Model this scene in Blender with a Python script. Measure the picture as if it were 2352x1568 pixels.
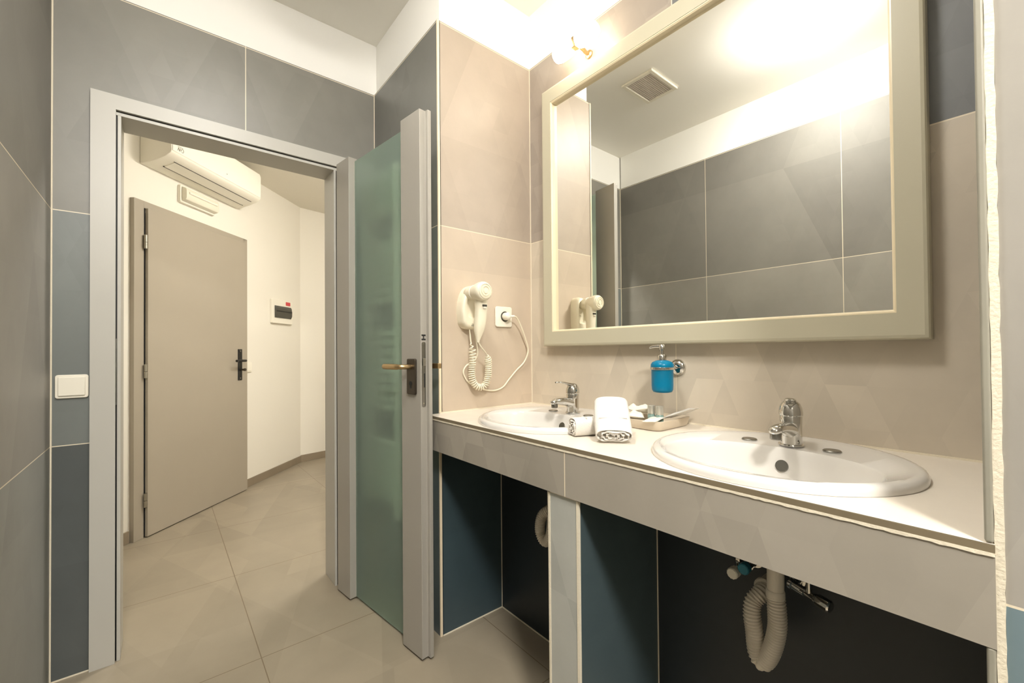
import bpy, bmesh, math, random
from mathutils import Vector, Matrix

for _o in list(bpy.data.objects):
    bpy.data.objects.remove(_o, do_unlink=True)
SC = bpy.context.scene
COL = SC.collection
random.seed(7)

# ------------------------------------------------------------------ camera
W, H = 2352, 1568
FPX, YAW, PITCH, ROLL = 980.23, math.radians(39.407), math.radians(0.6435), math.radians(-0.468)
CAM_H = 1.1042
_F = Vector((math.sin(YAW) * math.cos(PITCH), math.cos(YAW) * math.cos(PITCH), math.sin(PITCH)))
_R = Vector((math.cos(YAW), -math.sin(YAW), 0))
_U = _R.cross(_F)
_R2 = _R * math.cos(ROLL) + _U * math.sin(ROLL)
_U2 = _U * math.cos(ROLL) - _R * math.sin(ROLL)
cam_data = bpy.data.cameras.new('camera')
cam_data.sensor_width = 36.0
cam_data.lens = FPX * 36.0 / W
cam_data.shift_y = 10.1 / W
cam_data.clip_start = 0.01
cam = bpy.data.objects.new('camera', cam_data)
m3 = Matrix((_R2, _U2, -_F)).transposed()
cam.matrix_world = Matrix.Translation((0, 0, CAM_H)) @ m3.to_4x4()
COL.objects.link(cam)
SC.camera = cam

# ------------------------------------------------------------------ world, exposure, light strengths
world = bpy.data.worlds.new('world')
SC.world = world
world.use_nodes = True
world.node_tree.nodes['Background'].inputs[0].default_value = (0.75, 0.85, 1, 1)
world.node_tree.nodes['Background'].inputs[1].default_value = 0.0
SC.view_settings.view_transform = 'Standard'
SC.view_settings.look = 'None'
SC.view_settings.exposure = 0.0
SC.view_settings.gamma = 1.0
SC.view_settings.use_curve_mapping = False
WARM = (1.0, 0.97, 0.92)
E_MAIN = 63.0      # ceiling lamp over the washbasins
E_REAR = 275.0      # second ceiling lamp behind the viewer
E_HALL = 112.0      # ceiling lamp in the hall
E_MIRROR = 17.5    # opal tubes above the mirror

# ------------------------------------------------------------------ dimensions
XL, YD, XP, YH, XM, XG = -0.290, 2.106, 0.836, 1.465, 1.321, 1.295
XCF, XR, YR = 0.784, 0.790, 0.030
ZC, ZAB, ZT, ZCEIL = 0.863, 0.736, 2.409, 2.671
G1, G2 = 0.792, 1.598
PS = 0.012         # the plaster above the tiles stands back by this much
YB = 2.241         # hall side of the door wall


# ------------------------------------------------------------------ helpers: materials
def lin(c):
    out = []
    for v in c[:3]:
        v = v / 255.0
        out.append(v / 12.92 if v <= 0.04045 else ((v + 0.055) / 1.055) ** 2.4)
    return (out[0], out[1], out[2], 1.0)


def new_mat(name):
    m = bpy.data.materials.new(name)
    m.use_nodes = True
    nt = m.node_tree
    return m, nt, nt.nodes['Principled BSDF']


def pbr(name, rgb, rough=0.5, metal=0.0, bump=0.0, bscale=60.0, var=0.0, vscale=6.0, coat=0.0, **kw):
    m, nt, b = new_mat(name)
    b.inputs['Base Color'].default_value = lin(rgb)
    b.inputs['Roughness'].default_value = rough
    b.inputs['Metallic'].default_value = metal
    if coat:
        b.inputs['Coat Weight'].default_value = coat
        b.inputs['Coat Roughness'].default_value = 0.08
    for k, v in kw.items():
        b.inputs[k.replace('_', ' ')].default_value = v
    if var or bump:
        tc = nt.nodes.new('ShaderNodeTexCoord')
    if var:
        n = nt.nodes.new('ShaderNodeTexNoise')
        n.inputs['Scale'].default_value = vscale
        n.inputs['Detail'].default_value = 4
        nt.links.new(tc.outputs['Object'], n.inputs['Vector'])
        mr = nt.nodes.new('ShaderNodeMapRange')
        mr.inputs[1].default_value = 0.3
        mr.inputs[2].default_value = 0.7
        mr.inputs[3].default_value = 1 - var
        mr.inputs[4].default_value = 1 + var
        nt.links.new(n.outputs['Fac'], mr.inputs[0])
        mx = nt.nodes.new('ShaderNodeVectorMath')
        mx.operation = 'SCALE'
        mx.inputs[0].default_value = lin(rgb)[:3]
        nt.links.new(mr.outputs[0], mx.inputs['Scale'])
        nt.links.new(mx.outputs[0], b.inputs['Base Color'])
    if bump:
        n = nt.nodes.new('ShaderNodeTexNoise')
        n.inputs['Scale'].default_value = bscale
        n.inputs['Detail'].default_value = 3
        nt.links.new(tc.outputs['Object'], n.inputs['Vector'])
        bp = nt.nodes.new('ShaderNodeBump')
        bp.inputs['Strength'].default_value = bump
        bp.inputs['Distance'].default_value = 0.002
        nt.links.new(n.outputs['Fac'], bp.inputs['Height'])
        nt.links.new(bp.outputs[0], b.inputs['Normal'])
    return m


def emit(name, rgb, strength):
    m, nt, b = new_mat(name)
    b.inputs['Base Color'].default_value = (0.9, 0.88, 0.82, 1)
    b.inputs['Roughness'].default_value = 0.3
    b.inputs['Emission Color'].default_value = (rgb[0], rgb[1], rgb[2], 1)
    b.inputs['Emission Strength'].default_value = strength
    return m


def tile(name, ua, va, rows, u0=None, pu=None, v0=None, pv=None, grout=(226, 214, 190), gw=0.0032,
         facet=0.08, cloud=0.10, fw=0.085, fh=0.105, rough=0.40, big=0.06, vbig=0.42, cells=()):
    """large stone-look tiles; ua/va name the world axes across and up; rows = [(from_v, rgb), ...]"""
    m, nt, b = new_mat(name)
    N, L = nt.nodes, nt.links

    def math_(op, a, c=None, d=None):
        n = N.new('ShaderNodeMath')
        n.operation = op
        for i, x in enumerate((a, c, d)):
            if x is None:
                continue
            if isinstance(x, (int, float)):
                n.inputs[i].default_value = x
            else:
                L.new(x, n.inputs[i])
        return n.outputs[0]
    geo = N.new('ShaderNodeNewGeometry')
    sep = N.new('ShaderNodeSeparateXYZ')
    L.new(geo.outputs['Position'], sep.inputs[0])
    u, v = sep.outputs[ua], sep.outputs[va]

    def mixc(fac, a, c):
        n = N.new('ShaderNodeMix')
        n.data_type = 'RGBA'
        if isinstance(fac, (int, float)):
            n.inputs[0].default_value = fac
        else:
            L.new(fac, n.inputs[0])
        for i, x in ((6, a), (7, c)):
            if isinstance(x, tuple):
                n.inputs[i].default_value = x
            else:
                L.new(x, n.inputs[i])
        return n.outputs[2]
    col = lin(rows[0][1])
    for thr, c in rows[1:]:
        col = mixc(math_('GREATER_THAN', v, thr), col, lin(c))

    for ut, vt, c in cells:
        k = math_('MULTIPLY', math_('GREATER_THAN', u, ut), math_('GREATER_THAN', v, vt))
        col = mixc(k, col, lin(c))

    def facets(w, h, seed):
        p = math_('DIVIDE', u, w)
        q = math_('DIVIDE', math_('ADD', v, 0.013 * seed), h)
        q2 = math_('MULTIPLY', q, 0.5)
        A = math_('FLOOR', math_('SUBTRACT', p, q2))
        B = math_('FLOOR', math_('ADD', p, q2))
        I = math_('FLOOR', q)
        cb = N.new('ShaderNodeCombineXYZ')
        L.new(math_('ADD', A, seed), cb.inputs[0])
        L.new(B, cb.inputs[1])
        L.new(I, cb.inputs[2])
        wn = N.new('ShaderNodeTexWhiteNoise')
        wn.noise_dimensions = '3D'
        L.new(cb.outputs[0], wn.inputs['Vector'])
        return math_('SUBTRACT', wn.outputs['Value'], 0.5)
    f1 = facets(fw, fh, 3)
    f2 = facets(vbig, vbig * 1.25, 11)
    nm = N.new('ShaderNodeTexNoise')
    nm.inputs['Scale'].default_value = 2.3
    L.new(geo.outputs['Position'], nm.inputs['Vector'])
    mask = N.new('ShaderNodeMapRange')
    mask.inputs[1].default_value = 0.42
    mask.inputs[2].default_value = 0.62
    L.new(nm.outputs['Fac'], mask.inputs[0])
    nc = N.new('ShaderNodeTexNoise')
    nc.inputs['Scale'].default_value = 3.1
    nc.inputs['Detail'].default_value = 6
    nc.inputs['Roughness'].default_value = 0.6
    L.new(geo.outputs['Position'], nc.inputs['Vector'])
    amt = math_('MULTIPLY', math_('MULTIPLY', f1, facet * 2), mask.outputs[0])
    amt = math_('ADD', amt, math_('MULTIPLY', f2, big * 2))
    amt = math_('ADD', amt, math_('MULTIPLY', math_('SUBTRACT', nc.outputs['Fac'], 0.5), cloud * 4))
    sc = N.new('ShaderNodeVectorMath')
    sc.operation = 'SCALE'
    if isinstance(col, tuple):
        sc.inputs[0].default_value = col[:3]
    else:
        L.new(col, sc.inputs[0])
    L.new(math_('ADD', amt, 1.0), sc.inputs['Scale'])
    col = sc.outputs[0]

    def line(x, x0, p):
        f = math_('FRACT', math_('ADD', math_('DIVIDE', math_('SUBTRACT', x, x0), p), 0.5))
        return math_('LESS_THAN', math_('MULTIPLY', math_('ABSOLUTE', math_('SUBTRACT', f, 0.5)), p), gw / 2)
    g = None
    if pu:
        g = line(u, u0, pu)
    if pv:
        g2 = line(v, v0, pv)
        g = g2 if g is None else math_('MAXIMUM', g, g2)
    if g is not None:
        col = mixc(g, col, lin(grout))
    L.new(col, b.inputs['Base Color'])
    b.inputs['Roughness'].default_value = rough
    nb = N.new('ShaderNodeTexNoise')
    nb.inputs['Scale'].default_value = 55
    nb.inputs['Detail'].default_value = 4
    L.new(geo.outputs['Position'], nb.inputs['Vector'])
    bp = N.new('ShaderNodeBump')
    bp.inputs['Strength'].default_value = 0.12
    bp.inputs['Distance'].default_value = 0.001
    L.new(nb.outputs['Fac'], bp.inputs['Height'])
    L.new(bp.outputs[0], b.inputs['Normal'])
    return m


# ------------------------------------------------------------------ helpers: meshes
class MB:
    def __init__(self):
        self.v, self.f, self.mi = [], [], []

    def add(self, vs, fs, mi=0):
        o = len(self.v)
        self.v += [tuple(x) for x in vs]
        for f in fs:
            self.f.append([o + i for i in f])
            self.mi.append(mi)
        return self

    def box(self, x0, x1, y0, y1, z0, z1, mi=0, M=None):
        vs = [Vector((x, y, z)) for z in (z0, z1) for y in (y0, y1) for x in (x0, x1)]
        if M is not None:
            vs = [M @ p for p in vs]
        return self.add(vs, [(0, 2, 3, 1), (4, 5, 7, 6), (0, 1, 5, 4), (2, 6, 7, 3), (0, 4, 6, 2), (1, 3, 7, 5)], mi)

    def prism(self, pts, a0, a1, fn, mi=0):
        """closed 2-D outline swept from a0 to a1; fn(p, q, a) -> xyz"""
        n = len(pts)
        vs = [fn(p, q, a0) for p, q in pts] + [fn(p, q, a1) for p, q in pts]
        fs = [(i, (i + 1) % n, n + (i + 1) % n, n + i) for i in range(n)]
        fs += [tuple(range(n - 1, -1, -1)), tuple(range(n, 2 * n))]
        return self.add(vs, fs, mi)

    def loft(self, rings, cap0=True, cap1=True, mi=0, closed=True):
        n = len(rings[0])
        vs = [p for r in rings for p in r]
        fs = []
        for k in range(len(rings) - 1):
            for i in range(n if closed else n - 1):
                j = (i + 1) % n
                fs.append((k * n + i, k * n + j, (k + 1) * n + j, (k + 1) * n + i))
        if cap0:
            fs.append(tuple(range(n - 1, -1, -1)))
        if cap1:
            o = (len(rings) - 1) * n
            fs.append(tuple(range(o, o + n)))
        return self.add(vs, fs, mi)

    def lathe(self, prof, origin, axis=(0, 0, 1), seg=32, mi=0, cap0=True, cap1=True):
        ax = Vector(axis).normalized()
        e1 = ax.orthogonal().normalized()
        e2 = ax.cross(e1)
        o = Vector(origin)
        rings = [[o + ax * h + (e1 * math.cos(2 * math.pi * i / seg) + e2 * math.sin(2 * math.pi * i / seg)) * max(r, 1e-5)
                  for i in range(seg)] for r, h in prof]
        return self.loft(rings, cap0, cap1, mi)

    def tube(self, path, r, seg=12, mi=0, caps=True):
        path = [Vector(p) for p in path]
        n = len(path)
        rs = r if isinstance(r, (list, tuple)) else [r] * n
        t0 = (path[1] - path[0]).normalized()
        e = t0.orthogonal().normalized()
        rings = []
        for k in range(n):
            t = (path[min(k + 1, n - 1)] - path[max(k - 1, 0)]).normalized()
            e = (e - t * e.dot(t)).normalized()
            f = t.cross(e)
            rings.append([path[k] + (e * math.cos(2 * math.pi * i / seg) + f * math.sin(2 * math.pi * i / seg)) * rs[k]
                          for i in range(seg)])
        return self.loft(rings, caps, caps, mi)


def spline(pts, n=8):
    pts = [Vector(p) for p in pts]
    out = []
    for i in range(len(pts) - 1):
        p0, p1, p2, p3 = pts[max(i - 1, 0)], pts[i], pts[i + 1], pts[min(i + 2, len(pts) - 1)]
        for k in range(n):
            t = k / n
            out.append(0.5 * ((2 * p1) + (p2 - p0) * t + (2 * p0 - 5 * p1 + 4 * p2 - p3) * t * t + (3 * p1 - p0 - 3 * p2 + p3) * t ** 3))
    out.append(pts[-1])
    return out


def rrect(x0, x1, y0, y1, r, n=5):
    pts = []
    for cx, cy, a in ((x1 - r, y1 - r, 0), (x0 + r, y1 - r, 90), (x0 + r, y0 + r, 180), (x1 - r, y0 + r, 270)):
        for k in range(n + 1):
            t = math.radians(a + 90 * k / n)
            pts.append((cx + r * math.cos(t), cy + r * math.sin(t)))
    return pts


ROOTLOC = {}


def base_of(o):
    while o is not None:
        if o.name in ROOTLOC:
            return ROOTLOC[o.name]
        o = o.parent
    return Vector((0, 0, 0))


def obj(name, mb, mats, parent=None, bevel=0.0, smooth=True, angle=35, sub=0, loc=None, bseg=2):
    """links everything in mb as ONE mesh object; coordinates in mb are world coordinates"""
    if not isinstance(mats, (list, tuple)):
        mats = [mats]
    base = base_of(parent) if parent is not None else Vector(loc or (0, 0, 0))
    me = bpy.data.meshes.new(name)
    me.from_pydata([tuple(Vector(v) - base) for v in mb.v], [], mb.f)
    for mt in mats:
        me.materials.append(mt)
    me.polygons.foreach_set('material_index', mb.mi)
    bm = bmesh.new()
    bm.from_mesh(me)
    bmesh.ops.recalc_face_normals(bm, faces=bm.faces)
    bm.to_mesh(me)
    bm.free()
    if smooth:
        me.shade_smooth()
        me.set_sharp_from_angle(angle=math.radians(angle))
    me.update()
    o = bpy.data.objects.new(name, me)
    COL.objects.link(o)
    if parent is not None:
        o.parent = parent
    else:
        o.location = base
        ROOTLOC[o.name] = base
    if bevel:
        md = o.modifiers.new('bevel', 'BEVEL')
        md.width = bevel
        md.segments = bseg
        md.limit_method = 'ANGLE'
        md.angle_limit = math.radians(40)
        md.harden_normals = True
    if sub:
        md = o.modifiers.new('subdivision', 'SUBSURF')
        md.levels = sub
        md.render_levels = sub
    return o


def tag(o, label, cat, group=None, kind=None):
    o['label'] = label
    o['category'] = cat
    if group:
        o['group'] = group
    if kind:
        o['kind'] = kind
    return o


def thing(name, loc, label, cat, group=None, kind=None):
    o = bpy.data.objects.new(name, None)
    COL.objects.link(o)
    o.location = loc
    o.empty_display_size = 0.05
    ROOTLOC[o.name] = Vector(loc)
    return tag(o, label, cat, group, kind)


def struct(name, mb, mats, bevel=0.0, smooth=False, label=None, cat=None):
    o = obj(name, mb, mats, None, bevel, smooth)
    o['kind'] = 'structure'
    if label:
        o['label'] = label
        o['category'] = cat
    return o


# ------------------------------------------------------------------ materials
PU = 0.757
T_LEFT = tile('left wall tile', 1, 2, [(0, (140, 140, 134)), (G1, (142, 138, 130)), (G2, (124, 121, 114))],
              u0=1.404, pu=0.756, v0=G1, pv=0.806, rough=0.5, facet=0.03, big=0.09, vbig=0.62)
T_DOOR = tile('door wall tile', 0, 2, [(0, (86, 90, 89)), (G1, (118, 122, 119)), (G2, (130, 127, 119))],
              u0=0.276, pu=0.80, v0=G1, pv=0.806, facet=0.04, big=0.07)
T_PILLAR = tile('pillar tile', 0, 2, [(0, (60, 75, 80)), (G1, (196, 180, 160)), (G2, (176, 162, 146))],
                u0=9, pu=50, v0=G1, pv=0.806, facet=0.03)
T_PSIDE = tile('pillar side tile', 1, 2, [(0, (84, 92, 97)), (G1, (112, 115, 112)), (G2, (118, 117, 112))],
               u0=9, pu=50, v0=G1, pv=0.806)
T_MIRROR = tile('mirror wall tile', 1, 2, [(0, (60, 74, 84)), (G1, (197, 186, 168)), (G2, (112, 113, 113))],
                u0=0.75, pu=0.715, v0=G1, pv=0.806, facet=0.10, cells=[(0.75, G2, (158, 147, 135))])  # cell: warmer tile above the mirror, the lamp's glow put into its colour
T_RIGHT = tile('right wall tile', 1, 2, [(0, (112, 130, 136)), (G1, (160, 155, 146)), (G2, (164, 159, 150))],
               u0=-0.7, pu=0.757, v0=G1, pv=0.806, facet=0.02)
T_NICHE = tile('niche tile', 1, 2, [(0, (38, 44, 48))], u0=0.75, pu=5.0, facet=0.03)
T_PIER = tile('pier tile', 1, 2, [(0, (172, 173, 166))], facet=0.02, big=0.10, vbig=0.5, cloud=0.14)
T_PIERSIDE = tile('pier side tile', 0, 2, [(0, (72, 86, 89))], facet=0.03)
T_APRON = tile('apron tile', 1, 2, [(0, (158, 151, 139))], u0=0.75, pu=5.0, facet=0.12, big=0.07, fw=0.10, fh=0.14)
T_TOP = tile('counter top tile', 1, 0, [(0, (226, 217, 203))], facet=0.02, big=0.04, cloud=0.06, rough=0.3)
T_FLOOR = tile('floor tile', 0, 1, [(-9, (150, 139, 120))], u0=0.281, pu=0.752, v0=1.785, pv=0.7385,
               grout=(112, 97, 76), gw=0.0032, facet=0.09, fw=0.24, fh=0.3, big=0.06, cloud=0.09, rough=0.36)
T_SKIRT = tile('skirting tile', 0, 1, [(-9, (140, 126, 106))], facet=0.05)
PLASTER = pbr('white plaster', (248, 246, 240), 0.9, bump=0.15, bscale=120)
CEIL = pbr('ceiling paint', (248, 245, 237), 0.9, bump=0.1, bscale=120)
HALLP = pbr('hall cream paint', (232, 226, 212), 0.85, bump=0.15, bscale=120)
GROUT = pbr('pale grout', (226, 216, 194), 0.85, bump=0.5, bscale=200)
EDGE = pbr('brown tile edge', (118, 106, 84), 0.6, var=0.1, vscale=12)
PROFILE = pbr('grey edge profile', (150, 146, 132), 0.4, var=0.08, vscale=8)
FRAME = pbr('warm grey lacquer', (187, 184, 175), 0.38, var=0.015, vscale=3)
LEAF_SHADED = pbr('shaded leaf lacquer', (160, 155, 145), 0.38, var=0.015, vscale=3)  # the frame's lacquer, darkened to paint in the shade on the open leaf
SEAL = pbr('black rubber seal', (22, 22, 22), 0.6)
HALLDOOR = pbr('taupe door foil', (164, 154, 137), 0.34, var=0.02, vscale=3)
CHROME = pbr('chrome', (215, 213, 208), 0.08, 1.0)
CHROMED = pbr('dulled chrome', (150, 148, 142), 0.25, 1.0)
STEEL = pbr('brushed steel', (176, 172, 160), 0.3, 1.0)
DARKMETAL = pbr('dark bronze plate', (84, 76, 66), 0.38, 0.8)
BRASS = pbr('brushed brass', (196, 170, 128), 0.35, 1.0)
BLACK = pbr('black plastic', (20, 19, 18), 0.4)
CERAMIC = pbr('white ceramic', (216, 212, 205), 0.12, coat=0.6)
WHITEP = pbr('white plastic', (238, 232, 216), 0.35)
CREAMP = pbr('cream plastic', (236, 228, 205), 0.38)
GREYP = pbr('grey plastic pipe', (228, 219, 203), 0.5)
MIRFRAME = pbr('sage grey frame paint', (186, 180, 157), 0.36, var=0.015, vscale=3)
MIRLIP = pbr('pale frame lip', (226, 212, 180), 0.3)
DARKGAP = pbr('dark shadow gap', (40, 34, 26), 0.7)
TOWEL = pbr('white terry cloth', (222, 217, 208), 0.95, bump=0.9, bscale=420)
BLUE = pbr('blue liquid soap', (0, 112, 148), 0.28, Specular_IOR_Level=0.25)
BLUE.node_tree.nodes['Principled BSDF'].inputs['Subsurface Weight'].default_value = 0.0
SMOKE = pbr('smoked window', (70, 68, 60), 0.2)
RED = pbr('red sticker', (205, 70, 74), 0.5)
BLUECAP = pbr('blue valve cap', (40, 120, 140), 0.4)
SACHET = pbr('white sachet film', (232, 226, 212), 0.4)
TRAYM = pbr('beige ceramic tray', (206, 192, 170), 0.3, coat=0.3)
SILVER = pbr('silver bottle cap', (196, 194, 184), 0.3, 0.7)
TEAL = pbr('teal tinted bottle', (120, 146, 138), 0.15, coat=0.3)

MIRROR, _nt, _b = new_mat('mirror silvering')
_b.inputs['Base Color'].default_value = (0.90, 0.90, 0.86, 1)
_b.inputs['Metallic'].default_value = 1.0
_b.inputs['Roughness'].default_value = 0.0
FROST, _nt, _b = new_mat('frosted green glass')
_b.inputs['Base Color'].default_value = (0.74, 0.92, 0.82, 1)
_b.inputs['Roughness'].default_value = 0.31
_b.inputs['Transmission Weight'].default_value = 0.92
_b.inputs['IOR'].default_value = 1.3
FILM, _nt, _b = new_mat('cloudy film')
_b.inputs['Base Color'].default_value = (0.86, 0.84, 0.79, 1)
_b.inputs['Roughness'].default_value = 0.25
_b.inputs['Transmission Weight'].default_value = 0.45
_b.inputs['IOR'].default_value = 1.15
LAMP_MAIN = emit('lamp over basins glow', WARM, E_MAIN)
LAMP_REAR = emit('rear lamp glow', WARM, E_REAR)
LAMP_HALL = emit('hall lamp glow', WARM, E_HALL)
LAMP_MIRROR = emit('mirror lamp glow', (1.0, 0.88, 0.70), E_MIRROR)

# ------------------------------------------------------------------ setting: bathroom shell
struct('floor', MB().box(-2.0, 2.6, -2.2, 5.4, -0.08, 0), T_FLOOR)
struct('ceiling', MB().box(-1.6, 1.45, -2.1, YD + 0.02, ZCEIL, ZCEIL + 0.1), CEIL)

mb = MB().box(XL - 0.12, XL, -0.4, YD, 0, ZT, 0).box(XL - 0.12, XL - PS, -0.4, YD, ZT, ZCEIL, 1)
struct('wall_left', mb, [T_LEFT, PLASTER])
# door wall with its opening: tile layer towards the bathroom, plaster core towards the hall
OX0, OX1, OZ = -0.150, 0.671, 2.012
mb = MB()
for x0, x1, z0, z1 in ((XL, OX0, 0, ZT), (OX1, XP + 0.05, 0, ZT), (OX0, OX1, OZ, ZT)):
    mb.box(x0, x1, YD, YD + 0.04, z0, z1, 0)
for x0, x1, z0, z1 in ((-1.32, OX0, 0, ZCEIL), (OX1, 2.42, 0, ZCEIL), (OX0, OX1, OZ, ZCEIL)):
    mb.box(x0, x1, YD + PS, YB, z0, z1, 1)
struct('wall_back', mb, [T_DOOR, PLASTER])
# pillar that carries the hair dryer: side faces the door, front faces the basins
mb = MB().box(XP + 0.01, 1.42, YH, YD - 0.002, 0, ZT, 0)
mb.box(XP, XP + 0.012, YH + 0.0, YD - 0.002, 0, ZT, 2)
mb.box(XP + PS + 0.004, 1.42, YH + PS, YD + 0.01, ZT, ZCEIL, 1)
struct('wall_pillar', mb, [T_PILLAR, PLASTER, T_PSIDE])
mb = MB().box(XM, XM + 0.1, YR - 0.2, YH + 0.02, 0, ZT, 0).box(XM + PS, XM + 0.1, YR - 0.2, YH + 0.03, ZT, ZCEIL, 1)
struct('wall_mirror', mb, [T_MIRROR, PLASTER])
mb = MB().box(XR, 1.42, -2.0, YR - 0.006, 0, ZT, 0).box(XR + PS, 1.42, -2.0, YR - 0.006, ZT, ZCEIL, 1)
mb.box(XR + 0.012, 1.42, YR - 0.01, YR + 0.004, 0, ZCEIL, 0)
struct('wall_right', mb, [T_RIGHT, PLASTER])
struct('wall_front', MB().box(-1.6, 1.42, -2.12, -2.0, 0, ZT, 0).box(-1.6, 1.42, -2.12, -2.01, ZT, ZCEIL, 1), [T_DOOR, PLASTER])
mb = MB().box(-1.62, -1.5, -2.0, -0.3, 0, ZT, 0).box(-1.62, -1.51, -2.0, -0.3, ZT, ZCEIL, 1)
mb.box(-1.5, XL - 0.11, -0.4, -0.3, 0, ZT, 0).box(-1.5, XL - 0.11, -0.39, -0.3, ZT, ZCEIL, 1)
struct('wall_left_rear', mb, [T_LEFT, PLASTER])
# the recess wall below the counter
struct('wall_niche', MB().box(1.137, XM, YR, YH, 0, ZC - 0.02), T_NICHE)

# grout seams and edge profiles
def seam(name, x0, x1, y0, y1, z0, z1, m=GROUT):
    struct(name, MB().box(x0, x1, y0, y1, z0, z1), m)
seam('trim_1', XL - 0.001, XL + 0.004, YD - 0.004, YD + 0.001, 0, ZT)
seam('trim_2', XP - 0.003, XP + 0.001, YD - 0.004, YD + 0.001, 0, ZT)
seam('trim_3', XM - 0.003, XM + 0.001, YH - 0.003, YH + 0.001, ZC, ZT)
seam('trim_4', XP - 0.001, XP + 0.0085, YH - 0.0012, YH + 0.005, 0, ZT, pbr('cream corner profile', (236, 218, 188), 0.4))
seam('trim_5', XL, OX0 - 0.04, YD - 0.003, YD + 0.001, 0, 0.004)
seam('trim_6', XP + 0.01, 1.137, YH - 0.003, YH + 0.001, 0, 0.004)
seam('trim_7', 1.134, 1.138, 0.815, YH, 0, 0.004)
seam('trim_8', 1.1345, 1.1375, YH - 0.003, YH, 0, ZAB)
seam('trim_13', 1.134, 1.1375, 0.7105, 0.7135, 0, ZAB)
seam('trim_9', XM - 0.004, XM + 0.001, YR + 0.01, YH, ZC - 0.001, ZC + 0.004)
seam('trim_10', XP, XM, YH - 0.004, YH + 0.001, ZC - 0.001, ZC + 0.004)
# right jamb of the basin recess: grey profile, then a rough pale joint, then the tiled wall
struct('trim_11', MB().box(XCF, XR + 0.004, YR + 0.002, YR + 0.0105, ZC + 0.001, ZT).box(XCF, XR + 0.004, YR + 0.002, YR + 0.0105, 0, ZAB), PROFILE, bevel=0.003)
mb = MB()
prev = None
rings = []
for k in range(160):
    z = ZCEIL * k / 159
    w0 = YR + 0.0022 + random.uniform(-0.0006, 0.0006)
    w1 = YR - 0.0062 + random.uniform(-0.0006, 0.0006)
    rings.append([(XR - 0.004, w0, z), (XR - 0.004, w1, z), (XR + 0.02, w1, z), (XR + 0.02, w0, z)])
mb.loft(rings)
struct('trim_12', mb, GROUT)

# ------------------------------------------------------------------ setting: hall behind the door
HA = Vector((-0.133, 3.378, 0))
HB = Vector((1.084, 4.687, 0))
HD = (HB - HA).normalized()
HN = Vector((HD.y, -HD.x, 0))
HZ = 2.572


def hp(s, off, z):
    return HA + HD * s + HN * off + Vector((0, 0, z))


def hbox(mb, s0, s1, o0, o1, z0, z1, mi=0):
    M = Matrix(((HD.x, HN.x, 0, HA.x), (HD.y, HN.y, 0, HA.y), (0, 0, 1, 0), (0, 0, 0, 1)))
    return mb.box(s0, s1, o0, o1, z0, z1, mi, M)


HL = (HB - HA).length
struct('wall_hall_left', hbox(MB(), -1.62, HL + 0.03, -0.12, 0, 0, HZ), HALLP)
D2 = Vector((0.981, 0.196, 0)).normalized()
N2 = Vector((D2.y, -D2.x, 0))
M2 = Matrix(((D2.x, N2.x, 0, HB.x), (D2.y, N2.y, 0, HB.y), (0, 0, 1, 0), (0, 0, 0, 1)))
struct('wall_hall_end', MB().box(-0.05, 1.5, -0.12, 0, 0, HZ, 0, M2), HALLP)
struct('wall_hall_right', MB().box(2.4, 2.52, YB - 0.05, 5.1, 0, HZ), HALLP)
struct('ceiling_hall', MB().box(-1.4, 2.5, YB - 0.005, 5.2, HZ, HZ + 0.08), HALLP)
struct('baseboard_hall_left', hbox(hbox(MB(), 0.95, HL, 0, 0.009, 0, 0.066), -1.5, -0.026, 0, 0.009, 0, 0.072), T_SKIRT, bevel=0.002)
struct('baseboard_hall_end', MB().box(0.0, 1.4, 0, 0.009, 0, 0.07, 0, M2), T_SKIRT, bevel=0.002)

# ------------------------------------------------------------------ bathroom door frame
FI0, FI1, FZI = -0.128, 0.649, 1.989       # inner edge of the casing
CW = 0.066
fr = thing('trim_14', (0.26, YD, 0), 'warm grey door frame around the opening to the hall', 'door frame', kind='structure')
mb = MB()
y0, y1 = YD - 0.015, YD
# mitred casing: left, head, right
def casing(poly, nm):
    obj(nm, MB().prism(poly, y0, y1, lambda p, q, a: (p, a, q)), FRAME, fr, smooth=False)
casing([(FI0 - CW, 0), (FI0, 0), (FI0, FZI), (FI0 - CW, FZI + 0.053)], 'casing')
casing([(FI0 - CW, FZI + 0.053), (FI0, FZI), (FI1, FZI), (FI1 + CW, FZI + 0.053)], 'head_casing')
casing([(FI1, 0), (FI1 + CW, 0), (FI1 + CW, FZI + 0.053), (FI1, FZI)], 'casing')
g = 0.004
ZL = FZI - 0.016
obj('seal', MB().box(FI0 - 0.001, FI0 + g - 0.0005, YD + 0.003, YD + 0.02, 0, FZI).box(FI1 - g + 0.0005, FI1 + 0.001, YD + 0.003, YD + 0.02, 0, FZI)
    .box(FI0, FI1, YD - 0.002, YD + 0.02, FZI - g, FZI), SEAL, fr)
LA, LB = FI0 + 0.014, FI1 - 0.014
mb = MB()
mb.box(FI0 + g, LA, YD - 0.004, YB + 0.012, 0, ZL)
mb.box(OX0 + 0.001, FI0 + g, YD + 0.021, YB + 0.012, 0, ZL)
mb.box(LB, FI1 - g, YD - 0.004, YB + 0.012, 0, ZL)
mb.box(FI1 - g, OX1 - 0.001, YD + 0.021, YB + 0.012, 0, ZL)
mb.box(OX0 + 0.001, OX1 - 0.001, YD - 0.004, YB + 0.012, ZL, FZI - g)
obj('jamb_lining', mb, FRAME, fr, bevel=0.001)
obj('strike_plate', MB().box(FI0 + 0.0005, FI0 + 0.0035, YD - 0.006, YD + 0.003, 0.92, 1.16), CHROMED, fr)

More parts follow.
